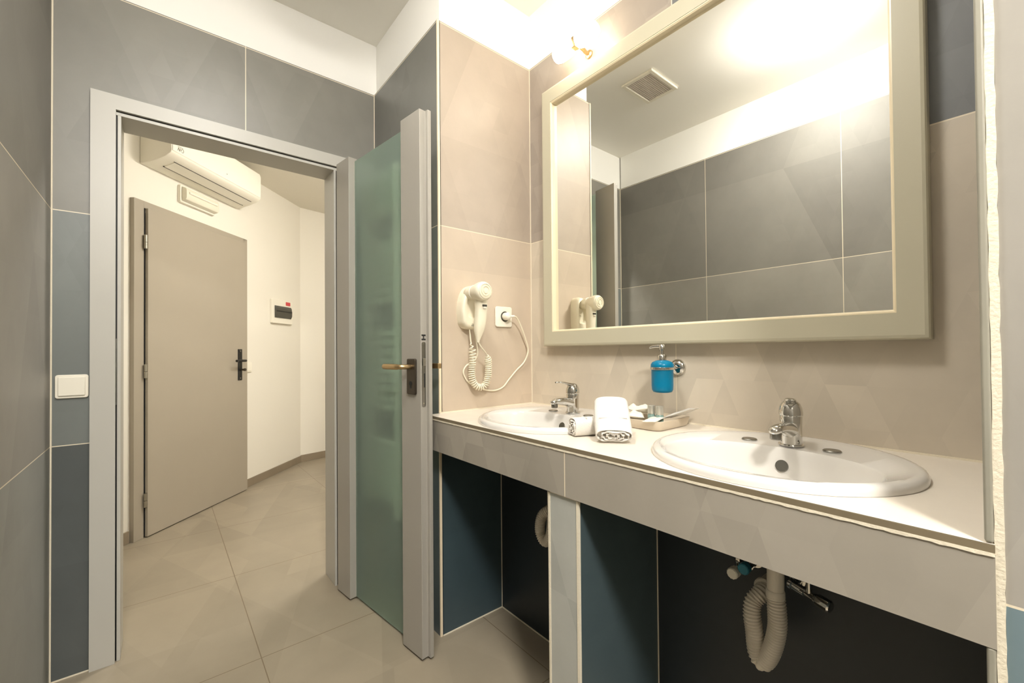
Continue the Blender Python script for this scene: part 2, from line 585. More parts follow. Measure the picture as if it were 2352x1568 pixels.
# ------------------------------------------------------------------ bathroom door leaf (open, glass between two stiles)
LD = Vector((0.128, -0.992, 0)).normalized()
LM = Vector((-LD.y, LD.x, 0))
LO = Vector((0.631, 2.051, 0))
LEAFM = Matrix(((LD.x, LM.x, 0, LO.x), (LD.y, LM.y, 0, LO.y), (0, 0, 1, 0), (0, 0, 0, 1)))
Z0, Z1 = 0.009, 1.980
dr = thing('door_1', (0.66, 2.0, 0), 'open bathroom door leaf with frosted green glass between two grey stiles', 'door', kind='structure')


def lp(l, m, z):
    return LEAFM @ Vector((l, m, z))


mb = MB().box(0.0, 0.122, 0.0, 0.040, Z0, Z1, 0, LEAFM)
obj('stile', mb, LEAF_SHADED, dr, bevel=0.0015)
prof = [(0.545, 0.0), (0.669, 0.0), (0.669, 0.025), (0.684, 0.0255), (0.684, 0.040), (0.545, 0.040)]
st = obj('stile', MB().prism(prof, Z0, Z1, lambda p, q, a: lp(p, q, a)), LEAF_SHADED, dr, bevel=0.0015)
obj('glass_panel', MB().box(0.121, 0.546, 0.029, 0.037, Z0 + 0.003, Z1 - 0.014, 0, LEAFM), FROST, dr)
# long handle plate, keyhole and lever on the visible face
mb = MB().prism(rrect(0.592, 0.646, 0.948, 1.078, 0.006), -0.009, 0.0, lambda p, q, a: lp(p, a, q))
pl = obj('handle_plate', mb, DARKMETAL, dr, bevel=0.003)
obj('keyhole', MB().lathe([(0.0085, 0), (0.0085, 0.0015)], lp(0.619, -0.0090, 0.988), -LM, 20).box(0.6155, 0.6225, -0.0105, -0.0085, 0.970, 0.988, 0, LEAFM), SEAL, pl)
mb = MB().tube(spline([lp(0.62, -0.006, 1.049), lp(0.62, -0.03, 1.049), lp(0.612, -0.047, 1.049), lp(0.595, -0.052, 1.049)], 6), 0.009, 14)
obj('lever_neck', mb, BRASS, pl)
mb = MB().loft([[lp(l, -0.052 + w * math.cos(a), 1.049 + h * math.sin(a)) for a in [2 * math.pi * i / 16 for i in range(16)]]
                for l, w, h in ((0.615, 0.004, 0.006), (0.60, 0.008, 0.010), (0.57, 0.008, 0.0105), (0.53, 0.007, 0.0105), (0.505, 0.006, 0.010), (0.497, 0.003, 0.006))])
obj('lever', mb, BRASS, pl)
# lever on the far face shows past the leaf edge
mb = MB().tube([lp(0.62, 0.040, 1.049), lp(0.62, 0.085, 1.049)], 0.009, 14)
bh = obj('handle_plate', MB().prism(rrect(0.592, 0.646, 0.948, 1.078, 0.006), 0.040, 0.049, lambda p, q, a: lp(p, a, q)), DARKMETAL, dr, bevel=0.003)
mb.box(0.612, 0.688, 0.062, 0.078, 1.041, 1.060, 0, LEAFM)
obj('lever', mb, BRASS, bh, bevel=0.002)
# mortice lock strip on the edge
mb = MB().prism(rrect(0.0045, 0.0205, 0.905, 1.138, 0.006), 0.6688, 0.6705, lambda p, q, a: lp(a, p, q))
lk = obj('lock_strip', mb, CHROMED, dr)
obj('latch', MB().box(0.668, 0.6745, 0.007, 0.018, 1.052, 1.080, 0, LEAFM), STEEL, lk, bevel=0.001)
obj('bolt_slot', MB().box(0.669, 0.6712, 0.013, 0.0165, 0.975, 1.025, 0, LEAFM), SEAL, lk)
obj('screw', MB().lathe([(0.003, 0), (0.003, 0.0022)], lp(0.669, 0.012, 0.918), LD, 12), STEEL, lk)
obj('latch_label', MB().box(0.6688, 0.6702, 0.004, 0.021, 1.145, 1.150, 0, LEAFM).box(0.6688, 0.6702, 0.004, 0.021, 1.160, 1.165, 0, LEAFM)
    .box(0.6688, 0.6702, 0.010, 0.014, 1.150, 1.160, 0, LEAFM), SEAL, dr)
for zz in (0.25, 1.05, 1.72):
    obj('hinge', MB().lathe([(0.007, 0), (0.007, 0.09)], lp(-0.006, 0.046, zz), (0, 0, 1), 14), STEEL, dr)

# ------------------------------------------------------------------ towel radiator behind the open door
tr = thing('towel_radiator', (XP - 0.05, 1.87, 0.4), 'white ladder towel radiator behind the frosted door glass', 'radiator')
for yy in (1.705, 2.045):
    obj('upright', MB().tube([(XP - 0.055, yy, 0.40), (XP - 0.055, yy, 1.90)], 0.016, 14), WHITEP, tr)
for za, n in ((0.465, 7), (0.86, 9), (1.335, 7), (1.725, 5)):
    for k in range(n):
        zz = za + 0.0405 * k
        obj('rung', MB().tube([(XP - 0.062, 1.705, zz), (XP - 0.062, 2.045, zz)], 0.011, 10), WHITEP, tr)
for yy in (1.705, 2.045):
    for z_ in (0.5, 1.6):
        obj('bracket', MB().tube([(XP - 0.055, yy, z_), (XP - 0.0005, yy, z_)], 0.009, 10), WHITEP, tr)

# ------------------------------------------------------------------ light switch by the door
sw = thing('light_switch', (-0.238, YD, 0.993), 'wide white rocker light switch on dark tiles left of the door frame', 'light switch')
fy = lambda p, q, a: (p, a, q)
obj('cover_plate', MB().prism(rrect(-0.279, -0.197, 0.953, 1.034, 0.008), YD - 0.008, YD, fy), WHITEP, sw, bevel=0.003)
obj('rocker', MB().prism(rrect(-0.271, -0.205, 0.962, 1.026, 0.003), YD - 0.013, YD - 0.007, fy), WHITEP, sw, bevel=0.002)

# ------------------------------------------------------------------ vanity counter
vc = thing('vanity_counter', (1.05, 0.75, 0), 'tiled vanity counter with two washbasins set into the recess', 'counter')
SINKS = [(1.030, 1.055), (1.030, 0.365)]
SA, SB = 0.250, 0.240
mb = MB()
cells = [(0.71, YH, SINKS[0]), (YR + 0.0015, 0.71, SINKS[1])]
for ya, yb, (cx, cy) in cells:
    x0, x1 = XCF, XM - 0.001
    angs = [2 * math.pi * i / 72 for i in range(72)]
    for qx in (x0, x1):
        for qy in (ya, yb):
            angs.append(math.atan2(qy - cy, qx - cx) % (2 * math.pi))
    angs = sorted(set(round(a, 6) for a in angs))
    outer, inner = [], []
    for a in angs:
        c, s = math.cos(a), math.sin(a)
        t = min(((x1 - cx) / c if c > 1e-9 else (x0 - cx) / c if c < -1e-9 else 1e9),
                ((yb - cy) / s if s > 1e-9 else (ya - cy) / s if s < -1e-9 else 1e9))
        outer.append((cx + c * t, cy + s * t))
        k = 1 / math.hypot(c / (SB - 0.012), s / (SA - 0.012))
        inner.append((cx + c * k, cy + s * k))
    n = len(angs)
    vs = [(x, y, ZC) for x, y in outer] + [(x, y, ZC) for x, y in inner] + [(x, y, ZC - 0.011) for x, y in inner] + [(x, y, ZC - 0.011) for x, y in outer]
    fs = []
    for i in range(n):
        j = (i + 1) % n
        fs += [(i, j, n + j, n + i), (n + i, n + j, 2 * n + j, 2 * n + i), (2 * n + i, 2 * n + j, 3 * n + j, 3 * n + i)]
    mb.add(vs, fs)
obj('top', mb, T_TOP, vc, smooth=False)
obj('edge_strip', MB().box(XCF - 0.0012, XCF + 0.004, YR + 0.0015, YH, ZC - 0.0105, ZC - 0.0006), EDGE, vc)
rings = []
for k in range(180):
    y = YR + 0.0015 + (YH - YR - 0.0015) * k / 179
    zt, zb = ZC - 0.0103, ZC - 0.0148 + random.uniform(-0.0007, 0.0007)
    rings.append([(XCF - 0.0016, y, zt), (XCF - 0.0016, y, zb), (XCF + 0.006, y, zb), (XCF + 0.006, y, zt)])
obj('grout_joint', MB().loft(rings), GROUT, vc)
obj('apron', MB().box(XCF, XCF + 0.011, YR + 0.0015, YH, ZAB, ZC - 0.0125), T_APRON, vc, smooth=False)
obj('apron_backing', MB().box(XCF + 0.011, XCF + 0.05, YR + 0.0015, YH, ZAB + 0.002, ZC - 0.012), pbr('raw board', (90, 84, 74), 0.9), vc)
pr_ = obj('pier', MB().box(XCF + 0.008, 1.1365, 0.713, 0.812, 0, ZAB - 0.002, 1).box(XCF + 0.006, XCF + 0.0085, 0.716, 0.809, 0, ZAB - 0.004, 0), [T_PIER, T_PIERSIDE], vc, smooth=False)
obj('corner_profile', MB().box(XCF + 0.0045, XCF + 0.012, 0.8085, 0.8155, 0, ZAB).box(XCF + 0.0045, XCF + 0.012, 0.7095, 0.7165, 0, ZAB)
    .box(XCF + 0.0045, XCF + 0.012, 0.7095, 0.8155, ZAB - 0.0035, ZAB), GROUT, pr_)


# ------------------------------------------------------------------ washbasins
def sup(cx, cy, a, b, p, z, n=72):
    out = []
    for i in range(n):
        t = 2 * math.pi * i / n
        c, s = math.cos(t), math.sin(t)
        out.append((cx + b * math.copysign(abs(c) ** (2 / p), c), cy + a * math.copysign(abs(s) ** (2 / p), s), z))
    return out


def washbasin(cx, cy, label):
    r = thing('washbasin', (cx, cy, ZC), label, 'washbasin', 'oval washbasins let into the counter')
    R = [sup(cx, cy, SA - 0.016, SB - 0.016, 2, ZC - 0.03), sup(cx, cy, SA - 0.014, SB - 0.014, 2, ZC + 0.0005),
         sup(cx, cy, SA, SB, 2, ZC + 0.0006), sup(cx, cy, SA, SB, 2, ZC + 0.008), sup(cx, cy, SA - 0.003, SB - 0.003, 2, ZC + 0.014),
         sup(cx, cy, SA - 0.009, SB - 0.009, 2, ZC + 0.0175), sup(cx, cy, SA - 0.017, SB - 0.017, 2, ZC + 0.018),
         sup(cx - 0.012, cy, SA - 0.022, SB - 0.034, 2.05, ZC + 0.0155)]
    bx, by, ba, bb = cx - 0.062, cy, 0.203, 0.134
    for s, z, p in ((1.0, 0.0135, 2.1), (0.985, 0.009, 2.1), (0.965, -0.002, 2.1), (0.93, -0.03, 2.1), (0.86, -0.07, 2.2), (0.70, -0.100, 2.1), (0.45, -0.112, 2), (0.12, -0.117, 2)):
        R.append(sup(bx, by, ba * s, bb * s, p, ZC + z))
    obj('basin', MB().loft(R, cap0=False, cap1=True), CERAMIC, r, angle=60)
    d = obj('drain', MB().lathe([(0.004, -0.02), (0.022, -0.02), (0.026, 0), (0.024, 0.003), (0.016, 0.001), (0.005, 0.0)], (bx, by, ZC - 0.1155), (0, 0, 1), 24), CHROMED, r)
    # overflow hole high on the rear wall of the bowl
    ax = Vector((-0.93, 0, 0.36)).normalized()
    o = Vector((bx + bb * 0.930, cy, ZC - 0.026))
    ov = obj('overflow_ring', MB().lathe([(0.0125, -0.004), (0.0140, -0.001), (0.0130, 0.0022), (0.0105, 0.0022)], o, ax, 24), CHROMED, r)
    obj('overflow_hole', MB().lathe([(0.0105, 0.0), (0.0105, 0.0016)], o, ax, 20), SMOKE, ov)
    for dy in (-0.085, 0.085):
        obj('tap_hole_cover', MB().lathe([(0.0165, -0.003), (0.0175, 0.0), (0.0155, 0.002), (0.004, 0.0014)], (cx + 0.104, cy + dy, ZC + 0.0165), (0, 0, 1), 28), CHROMED, r)
    return r


washbasin(*SINKS[0], 'white oval washbasin in the far corner, below the hair dryer')
washbasin(*SINKS[1], 'white oval washbasin nearest the viewer, right of the towels')


def faucet(cx, cy, label, lever_deg):
    z = ZC + 0.0155
    r = thing('faucet', (cx, cy, z), label, 'faucet', 'chrome basin mixers')
    obj('base_ring', MB().lathe([(0.0255, 0), (0.0262, 0.002), (0.0255, 0.004), (0.022, 0.0045)], (cx, cy, z), (0, 0, 1), 36), CHROME, r)
    obj('body', MB().lathe([(0.0225, 0.003), (0.0222, 0.03), (0.0225, 0.052), (0.0232, 0.066), (0.0222, 0.069), (0.012, 0.071)], (cx, cy, z), (0, 0, 1), 36), CHROME, r)
    # spout sweeping towards the bowl (-X)
    R = []
    for dx, zc, w, h in ((0.0, 0.036, 0.019, 0.020), (-0.02, 0.038, 0.0185, 0.018), (-0.045, 0.044, 0.0165, 0.0135), (-0.07, 0.047, 0.0150, 0.0110), (-0.092, 0.047, 0.0140, 0.0100), (-0.104, 0.045, 0.0105, 0.0075), (-0.108, 0.044, 0.005, 0.004)):
        R.append([(cx + dx, cy + w * math.cos(t), z + zc + h * math.sin(t)) for t in [2 * math.pi * i / 20 for i in range(20)]])
    sp = obj('spout', MB().loft(R), CHROME, r, angle=60)
    obj('aerator', MB().lathe([(0.0105, 0), (0.0115, -0.003), (0.0115, -0.016), (0.0095, -0.018)], (cx - 0.093, cy, z + 0.043), (0, 0, 1), 24), CHROMED, sp)
    # domed cap with a paddle lever raised towards the front
    cp = obj('lever_cap', MB().lathe([(0.0225, 0.069), (0.0245, 0.071), (0.0245, 0.079), (0.0230, 0.088), (0.0190, 0.097), (0.0120, 0.104), (0.004, 0.1065)], (cx, cy, z), (0, 0, 1), 36), CHROME, r)
    a = math.radians(lever_deg)
    d = Vector((-math.cos(a), -math.sin(a), 0))
    sdir = Vector((-d.y, d.x, 0))
    R = []
    for t, zz, w, h in ((-0.012, 0.098, 0.012, 0.007), (0.01, 0.101, 0.014, 0.007), (0.03, 0.106, 0.0125, 0.0050), (0.05, 0.111, 0.0115, 0.0038), (0.07, 0.1135, 0.0110, 0.0032), (0.082, 0.1135, 0.0085, 0.0028), (0.087, 0.113, 0.004, 0.002)):
        c = Vector((cx, cy, z + zz)) + d * t
        R.append([tuple(c + sdir * (w * math.cos(u)) + Vector((0, 0, h * math.sin(u)))) for u in [2 * math.pi * i / 18 for i in range(18)]])
    obj('lever', MB().loft(R), CHROME, cp, angle=60)
    return r


faucet(1.150, 1.056, 'chrome mixer tap on the far basin, lever raised to the left', 0)
faucet(1.138, 0.360, 'chrome mixer tap on the near basin right of the soap dispenser', 17)


# ------------------------------------------------------------------ drain traps and valves under the counter
def corrugated(path, r, dr=0.0018, pitch=0.0062):
    pts = spline(path, 24)
    # resample
    L = [0]
    for i in range(1, len(pts)):
        L.append(L[-1] + (pts[i] - pts[i - 1]).length)
    out, rs = [], []
    s, i = 0, 0
    step = pitch / 6
    while s < L[-1]:
        while L[i + 1] < s:
            i += 1
        t = (s - L[i]) / max(L[i + 1] - L[i], 1e-9)
        out.append(pts[i].lerp(pts[i + 1], t))
        rs.append(r + dr * math.cos(2 * math.pi * s / pitch))
        s += step
    return MB().tube(out, rs, 20)


t2 = thing('drain_trap', (1.03, 0.36, 0.40), 'pale corrugated drain hose looping under the near washbasin', 'drain trap', 'drain hoses under the counter')
obj('tail_pipe', MB().tube([(1.03, 0.358, 0.725), (1.03, 0.360, 0.575)], [0.0165, 0.0165], 24), GREYP, t2)
obj('collar', MB().lathe([(0.0175, 0), (0.0185, 0.004), (0.0185, 0.016), (0.017, 0.02)], (1.03, 0.360, 0.562), (0, 0, 1), 24), GREYP, t2)
obj('hose', corrugated([(1.03, 0.360, 0.567), (1.028, 0.357, 0.54), (1.028, 0.357, 0.50), (1.028, 0.366, 0.455), (1.03, 0.380, 0.42), (1.032, 0.392, 0.409), (1.034, 0.402, 0.425), (1.034, 0.406, 0.47), (1.036, 0.411, 0.50), (1.046, 0.412, 0.525), (1.062, 0.402, 0.543), (1.085, 0.398, 0.55)], 0.0172), GREYP, t2, angle=80)
obj('wall_socket', MB().tube([(1.075, 0.400, 0.551), (1.138, 0.398, 0.551)], 0.0195, 24).lathe([(0.0195, 0), (0.022, 0.002), (0.022, 0.01), (0.0195, 0.012)], (1.074, 0.400, 0.551), (1, 0, 0), 24), GREYP, t2)

t1 = thing('drain_trap', (1.03, 1.06, 0.43), 'pale drain hose loop half hidden behind the tiled pier', 'drain trap', 'drain hoses under the counter')
obj('tail_pipe', MB().tube([(1.03, 1.045, 0.725), (1.03, 1.045, 0.565)], 0.0165, 24), GREYP, t1)
obj('hose', corrugated([(1.03, 1.045, 0.575), (1.03, 1.045, 0.53), (1.03, 1.05, 0.48), (1.03, 1.065, 0.45), (1.03, 1.085, 0.443), (1.03, 1.103, 0.46), (1.03, 1.106, 0.49), (1.035, 1.098, 0.525), (1.05, 1.075, 0.548), (1.075, 1.06, 0.555)], 0.0172), GREYP, t1, angle=80)
obj('wall_socket', MB().tube([(1.07, 1.062, 0.555), (1.138, 1.058, 0.555)], 0.0195, 24), GREYP, t1)


def angle_valve(x, y, z, label, cap_mat, L=0.07, sub=True):
    r = thing('angle_valve', (x, y, z), label, 'valve', 'angle valves under the counter')
    obj('rosette', MB().lathe([(0.020, 0), (0.0185, 0.004), (0.009, 0.006)], (1.137, y, z), (-1, 0, 0), 24), CHROME, r)
    obj('body', MB().lathe([(0.008, 0), (0.0105, 0.002), (0.0105, L * 0.42), (0.0085, L * 0.44), (0.0085, L * 0.78), (0.007, L * 0.8)], (1.137, y, z), (-1, 0, 0), 20), CHROME, r)
    obj('outlet', MB().tube([(1.137 - L * 0.62, y, z), (1.137 - L * 0.62, y, z + 0.03)], 0.0065, 14).lathe([(0.0085, 0), (0.0085, 0.012)], (1.137 - L * 0.62, y, z + 0.02), (0, 0, 1), 6), CHROME, r)
    prof = [(0.0065, L * 0.78), (0.0125, L * 0.82), (0.0125, L * 1.05), (0.0105, L * 1.08)]
    mb = MB()
    seg = 24
    rings = []
    for rr, h in prof:
        rings.append([(1.137 - h, y + rr * (1 + 0.06 * (k % 2)) * math.cos(2 * math.pi * k / seg), z + rr * (1 + 0.06 * (k % 2)) * math.sin(2 * math.pi * k / seg)) for k in range(seg)])
    obj('knob', mb.loft(rings), cap_mat, r)
    return r


angle_valve(1.137, 0.462, 0.567, 'angle valve with a pale knob left of the near drain hose', WHITEP, 0.078)
angle_valve(1.137, 0.440, 0.583, 'angle valve with a blue knob beside the near drain pipe', BLUECAP, 0.07)
vr = thing('angle_valve', (1.137, 0.345, 0.562), 'chrome angle valve sticking out right of the near drain pipe', 'valve', 'angle valves under the counter')
vdir = Vector((-0.25, -0.95, -0.12)).normalized()
v0 = Vector((1.105, 0.352, 0.570))
obj('rosette', MB().lathe([(0.017, 0), (0.016, 0.003), (0.008, 0.005)], (1.137, 0.350, 0.570), (-1, 0, 0), 24).tube([(1.136, 0.350, 0.570), (1.105, 0.350, 0.570)], 0.009, 16), CHROME, vr)
obj('body', MB().lathe([(0.0075, -0.008), (0.0125, -0.004), (0.0125, 0.002), (0.0098, 0.004), (0.0098, 0.028), (0.0068, 0.030), (0.0068, 0.046), (0.0085, 0.048), (0.0085, 0.052)], v0, vdir, 20), CHROME, vr)
obj('outlet', MB().tube([v0 + vdir * 0.037, v0 + vdir * 0.037 + Vector((0, 0, 0.05))], 0.0058, 14), CHROME, vr)
rings = []
for rr, h in ((0.006, 0.050), (0.0118, 0.054), (0.0128, 0.078), (0.0105, 0.081)):
    e1 = vdir.orthogonal().normalized()
    e2 = vdir.cross(e1)
    rings.append([v0 + vdir * h + (e1 * math.cos(2 * math.pi * k / 24) + e2 * math.sin(2 * math.pi * k / 24)) * rr * (1 + 0.07 * (k % 2)) for k in range(24)])
obj('knob', MB().loft(rings), CHROME, vr)

# ------------------------------------------------------------------ mirror
MY0, MY1, MZ0, MZ1 = 0.137, 1.340, 1.122, 2.223
mr = thing('wall_mirror_panel', (XM, 0.74, MZ0), 'large mirror in a wide sage grey frame above both basins', 'mirror')


def frame_ring(prof, name, m, parent, bev=0.0):
    rings = []
    for d, x in prof:
        dz0, dz1, dy = d * 1.08, d * 1.13, d * 0.97
        rings.append([(x, MY0 + dy, MZ0 + dz0), (x, MY1 - dy, MZ0 + dz0), (x, MY1 - dy, MZ1 - dz1), (x, MY0 + dy, MZ1 - dz1)])
    return obj(name, MB().loft(rings, False, False), m, parent, smooth=False, bevel=bev)


frame_ring([(0.0, XM - 0.001), (0.0, 1.281), (0.003, 1.277), (0.009, 1.275), (0.056, 1.275), (0.0565, 1.285)], 'frame', MIRFRAME, mr)
frame_ring([(0.0562, 1.2762), (0.059, 1.2765), (0.0625, 1.280), (0.064, 1.2955)], 'inner_lip', MIRLIP, mr)
obj('glass', MB().box(XG, XG + 0.005, MY0 + 0.05, MY1 - 0.05, MZ0 + 0.05, MZ1 - 0.05), MIRROR, mr, smooth=False)

# ------------------------------------------------------------------ mirror lamp
ml = thing('mirror_lamp', (1.30, 1.105, 2.29), 'small wall lamp with two glowing opal shades above the mirror corner', 'wall lamp')
LX, LZ = 1.237, 2.292
obj('wall_elbow', MB().lathe([(0.016, 0), (0.016, 0.006), (0.010, 0.010)], (XM, 1.105, 2.284), (-1, 0, 0), 24)
    .tube(spline([(XM - 0.004, 1.105, 2.284), (1.296, 1.105, 2.284), (1.286, 1.105, 2.288), (1.262, 1.105, LZ), (LX, 1.105, LZ)], 6), 0.0075, 14), BRASS, ml)
obj('socket_block', MB().box(LX - 0.013, LX + 0.013, 1.094, 1.116, LZ - 0.021, LZ + 0.021), BRASS, ml, bevel=0.002)
for s, y0_ in ((1, 1.117), (-1, 1.093)):
    obj('opal_shade', MB().lathe([(0.018, 0), (0.027, 0.004), (0.0315, 0.018), (0.0325, 0.045), (0.0315, 0.072), (0.026, 0.088), (0.014, 0.096), (0.002, 0.098)], (LX, y0_, LZ), (0, s, 0), 32), LAMP_MIRROR, ml, angle=60)


# ------------------------------------------------------------------ ceiling lamps
def dome_lamp(x, y, z, r, h, mat, label):
    o = thing('ceiling_lamp', (x, y, z), label, 'ceiling lamp')
    obj('base_ring', MB().lathe([(r * 0.97, 0), (r * 0.97, -0.012), (r * 0.9, -0.014)], (x, y, z), (0, 0, 1), 64), WHITEP, o)
    prof = [(r, -0.012)]
    for k in range(1, 13):
        t = math.pi / 2 * k / 12
        prof.append((r * math.cos(t), -0.012 - h * math.sin(t)))
    obj('diffuser', MB().lathe(prof, (x, y, z), (0, 0, 1), 64), mat, o, angle=70)


dome_lamp(0.235, 0.70, ZCEIL, 0.185, 0.085, LAMP_MAIN, 'round glowing opal ceiling lamp reflected in the mirror')
dome_lamp(-0.16, -0.95, ZCEIL, 0.185, 0.085, LAMP_REAR, 'round opal ceiling lamp behind the viewer')
dome_lamp(1.25, 2.72, HZ, 0.17, 0.08, LAMP_HALL, 'round opal ceiling lamp in the hall above the doorway')

# ceiling ventilation grille, seen in the mirror
vn = thing('ceiling_vent', (0.345, 1.42, ZCEIL), 'square white ventilation grille on the ceiling reflected in the mirror', 'vent')
vx0, vx1, vy0, vy1 = 0.207, 0.483, 1.320, 1.524
mb = MB()
for a, b_, c, d in ((vx0, vx1, vy0, vy0 + 0.022), (vx0, vx1, vy1 - 0.022, vy1), (vx0, vx0 + 0.022, vy0 + 0.022, vy1 - 0.022), (vx1 - 0.022, vx1, vy0 + 0.022, vy1 - 0.022)):
    mb.box(a, b_, c, d, ZCEIL - 0.012, ZCEIL)
obj('frame', mb, WHITEP, vn, bevel=0.003)
mb = MB().box(vx0 + 0.02, vx1 - 0.02, vy0 + 0.02, vy1 - 0.02, ZCEIL - 0.004, ZCEIL)
for k in range(14):
    yy = vy0 + 0.026 + k * (vy1 - vy0 - 0.052) / 13
    mb.box(vx0 + 0.022, vx1 - 0.022, yy - 0.002, yy + 0.003, ZCEIL - 0.009, ZCEIL - 0.003)
obj('grille', mb, pbr('grey grille', (214, 205, 196), 0.5), vn)

# ------------------------------------------------------------------ hair dryer and its holder
hd = thing('dryer_holder', (0.955, YH, 1.27), 'white wall holder clasping the hair dryer', 'holder')
pts = [(0.921, 1.215), (0.936, 1.198), (0.960, 1.193), (0.990, 1.193), (1.000, 1.205), (1.004, 1.25), (1.004, 1.33), (0.99, 1.362), (0.962, 1.366), (0.936, 1.345), (0.920, 1.305), (0.915, 1.26)]
sp = [(p.x, p.y) for p in spline([(a, b_, 0) for a, b_ in pts + pts[:1]], 4)][:-1]
cxs, cys = 0.962, 1.275
R = []
for off, k in ((0.0, 1.0), (0.03, 1.0), (0.042, 0.97), (0.048, 0.90), (0.049, 0.80)):
    R.append([(cxs + (a - cxs) * k, YH - off, cys + (b_ - cys) * k) for a, b_ in sp])
for off, k in ((0.047, 0.66), (0.040, 0.60), (0.030, 0.55)):
    R.append([(cxs + 0.004 + (a - cxs) * k, YH - off, cys + 0.012 + (b_ - cys) * k) for a, b_ in sp])
obj('shell', MB().loft(R), CREAMP, hd, angle=50)
obj('badge', MB().box(0.955, 0.973, YH - 0.0505, YH - 0.0475, 1.2035, 1.2075).box(0.957, 0.971, YH - 0.0505, YH - 0.0475, 1.2105, 1.2125), PROFILE, hd)
# straight lead from the holder down behind the coil and up to the socket
cord2 = [(0.985, YH - 0.02, 1.196), (1.0, YH - 0.02, 1.132), (1.004, YH - 0.018, 1.088), (0.984, YH - 0.014, 1.061), (0.957, YH - 0.01, 1.046), (0.943, YH - 0.008, 1.025), (0.948, YH - 0.006, 1.003), (0.975, YH - 0.005, 0.972),
         (1.042, YH - 0.006, 0.944), (1.099, YH - 0.006, 0.935), (1.146, YH - 0.006, 0.947), (1.183, YH - 0.006, 0.981), (1.222, YH - 0.008, 1.017), (1.264, YH - 0.014, 1.055), (1.281, YH - 0.02, 1.104), (1.262, YH - 0.026, 1.153), (1.226, YH - 0.034, 1.215), (1.196, YH - 0.042, 1.248), (1.176, YH - 0.046, 1.253)]
pc = obj('power_lead', MB().tube(spline(cord2, 8), 0.0034, 10), CREAMP, hd)
obj('plug', MB().lathe([(0.016, 0.006), (0.017, 0.012), (0.017, 0.030), (0.012, 0.037), (0.004, 0.04)], (1.156, YH - 0.004, 1.253), (0, -1, 0), 24)
    .tube([(1.156, YH - 0.036, 1.253), (1.180, YH - 0.046, 1.253)], 0.005, 10), WHITEP, pc, angle=50)

dy = thing('hair_dryer', (0.96, YH - 0.08, 1.25), 'cream hair dryer hanging in its wall holder beside the mirror', 'hair dryer')
BX, BZ = 0.958, 1.334
ax = Vector((0.02, -1, 0.0)).normalized()
o0 = Vector((BX - 0.004, YH - 0.030, BZ))
obj('barrel', MB().lathe([(0.018, -0.004), (0.024, 0.0), (0.027, 0.02), (0.0285, 0.045), (0.030, 0.06), (0.0335, 0.070), (0.0365, 0.085), (0.0370, 0.098), (0.0355, 0.108), (0.031, 0.113)], o0, ax, 40), CREAMP, dy, angle=50)
gr = obj('intake_grille', MB().lathe([(0.031, 0.112), (0.030, 0.116), (0.026, 0.1175), (0.0255, 0.1145), (0.021, 0.1145), (0.0205, 0.1180), (0.0165, 0.1182), (0.016, 0.115), (0.011, 0.115), (0.0105, 0.1185), (0.002, 0.119)], o0, ax, 40), CREAMP, dy, angle=40)
obj('barrel_seam', MB().lathe([(0.0275, 0.044), (0.0302, 0.045), (0.0302, 0.0475), (0.0275, 0.0485)], o0, ax, 40), WHITEP, dy)
R = []
for z, x, yo, wx, wy in ((1.330, 0.962, 0.098, 0.020, 0.020), (1.305, 0.966, 0.100, 0.0205, 0.021), (1.27, 0.967, 0.100, 0.0195, 0.021), (1.23, 0.965, 0.097, 0.0190, 0.020), (1.20, 0.963, 0.094, 0.0185, 0.019), (1.185, 0.962, 0.092, 0.0170, 0.017), (1.16, 0.960, 0.090, 0.0095, 0.010), (1.145, 0.959, 0.089, 0.0055, 0.0055), (1.138, 0.959, 0.089, 0.0045, 0.0045)):
    ring = []
    for i in range(24):
        t = 2 * math.pi * i / 24
        c, s = math.cos(t), math.sin(t)
        ring.append((x + 1.22 * wx * math.copysign(abs(c) ** 0.75, c), YH - yo + wy * math.copysign(abs(s) ** 0.75, s), z))
    R.append(ring)
hn = obj('handle', MB().loft(R), CREAMP, dy, angle=50)
obj('slide_switch', MB().box(0.958, 0.978, YH - 0.1245, YH - 0.1195, 1.276, 1.284), SMOKE, hn, bevel=0.001)
obj('slide_knob', MB().box(0.960, 0.974, YH - 0.1265, YH - 0.119, 1.268, 1.2755), WHITEP, hn, bevel=0.001)
# coiled lead: up the left arm from the loop, hanging in a long U
path = spline([(0.958, YH - 0.03, 1.192), (0.962, YH - 0.032, 1.150), (0.964, YH - 0.034, 1.125), (0.968, YH - 0.036, 1.10), (0.968, YH - 0.036, 1.06), (0.965, YH - 0.034, 1.02), (0.970, YH - 0.034, 0.985), (0.985, YH - 0.036, 0.962), (1.003, YH - 0.040, 0.957), (1.020, YH - 0.046, 0.964), (1.029, YH - 0.052, 0.99), (1.030, YH - 0.058, 1.02), (1.026, YH - 0.064, 1.055), (1.016, YH - 0.07, 1.085), (1.000, YH - 0.078, 1.10), (0.975, YH - 0.086, 1.12), (0.960, YH - 0.089, 1.14)], 40)
LL = [0]
for i in range(1, len(path)):
    LL.append(LL[-1] + (path[i] - path[i - 1]).length)
tot = LL[-1]
helix = []
e = Vector((0, 1, 0))
s, i = 0.0, 0
sub = 0.00045
phase = 0.0
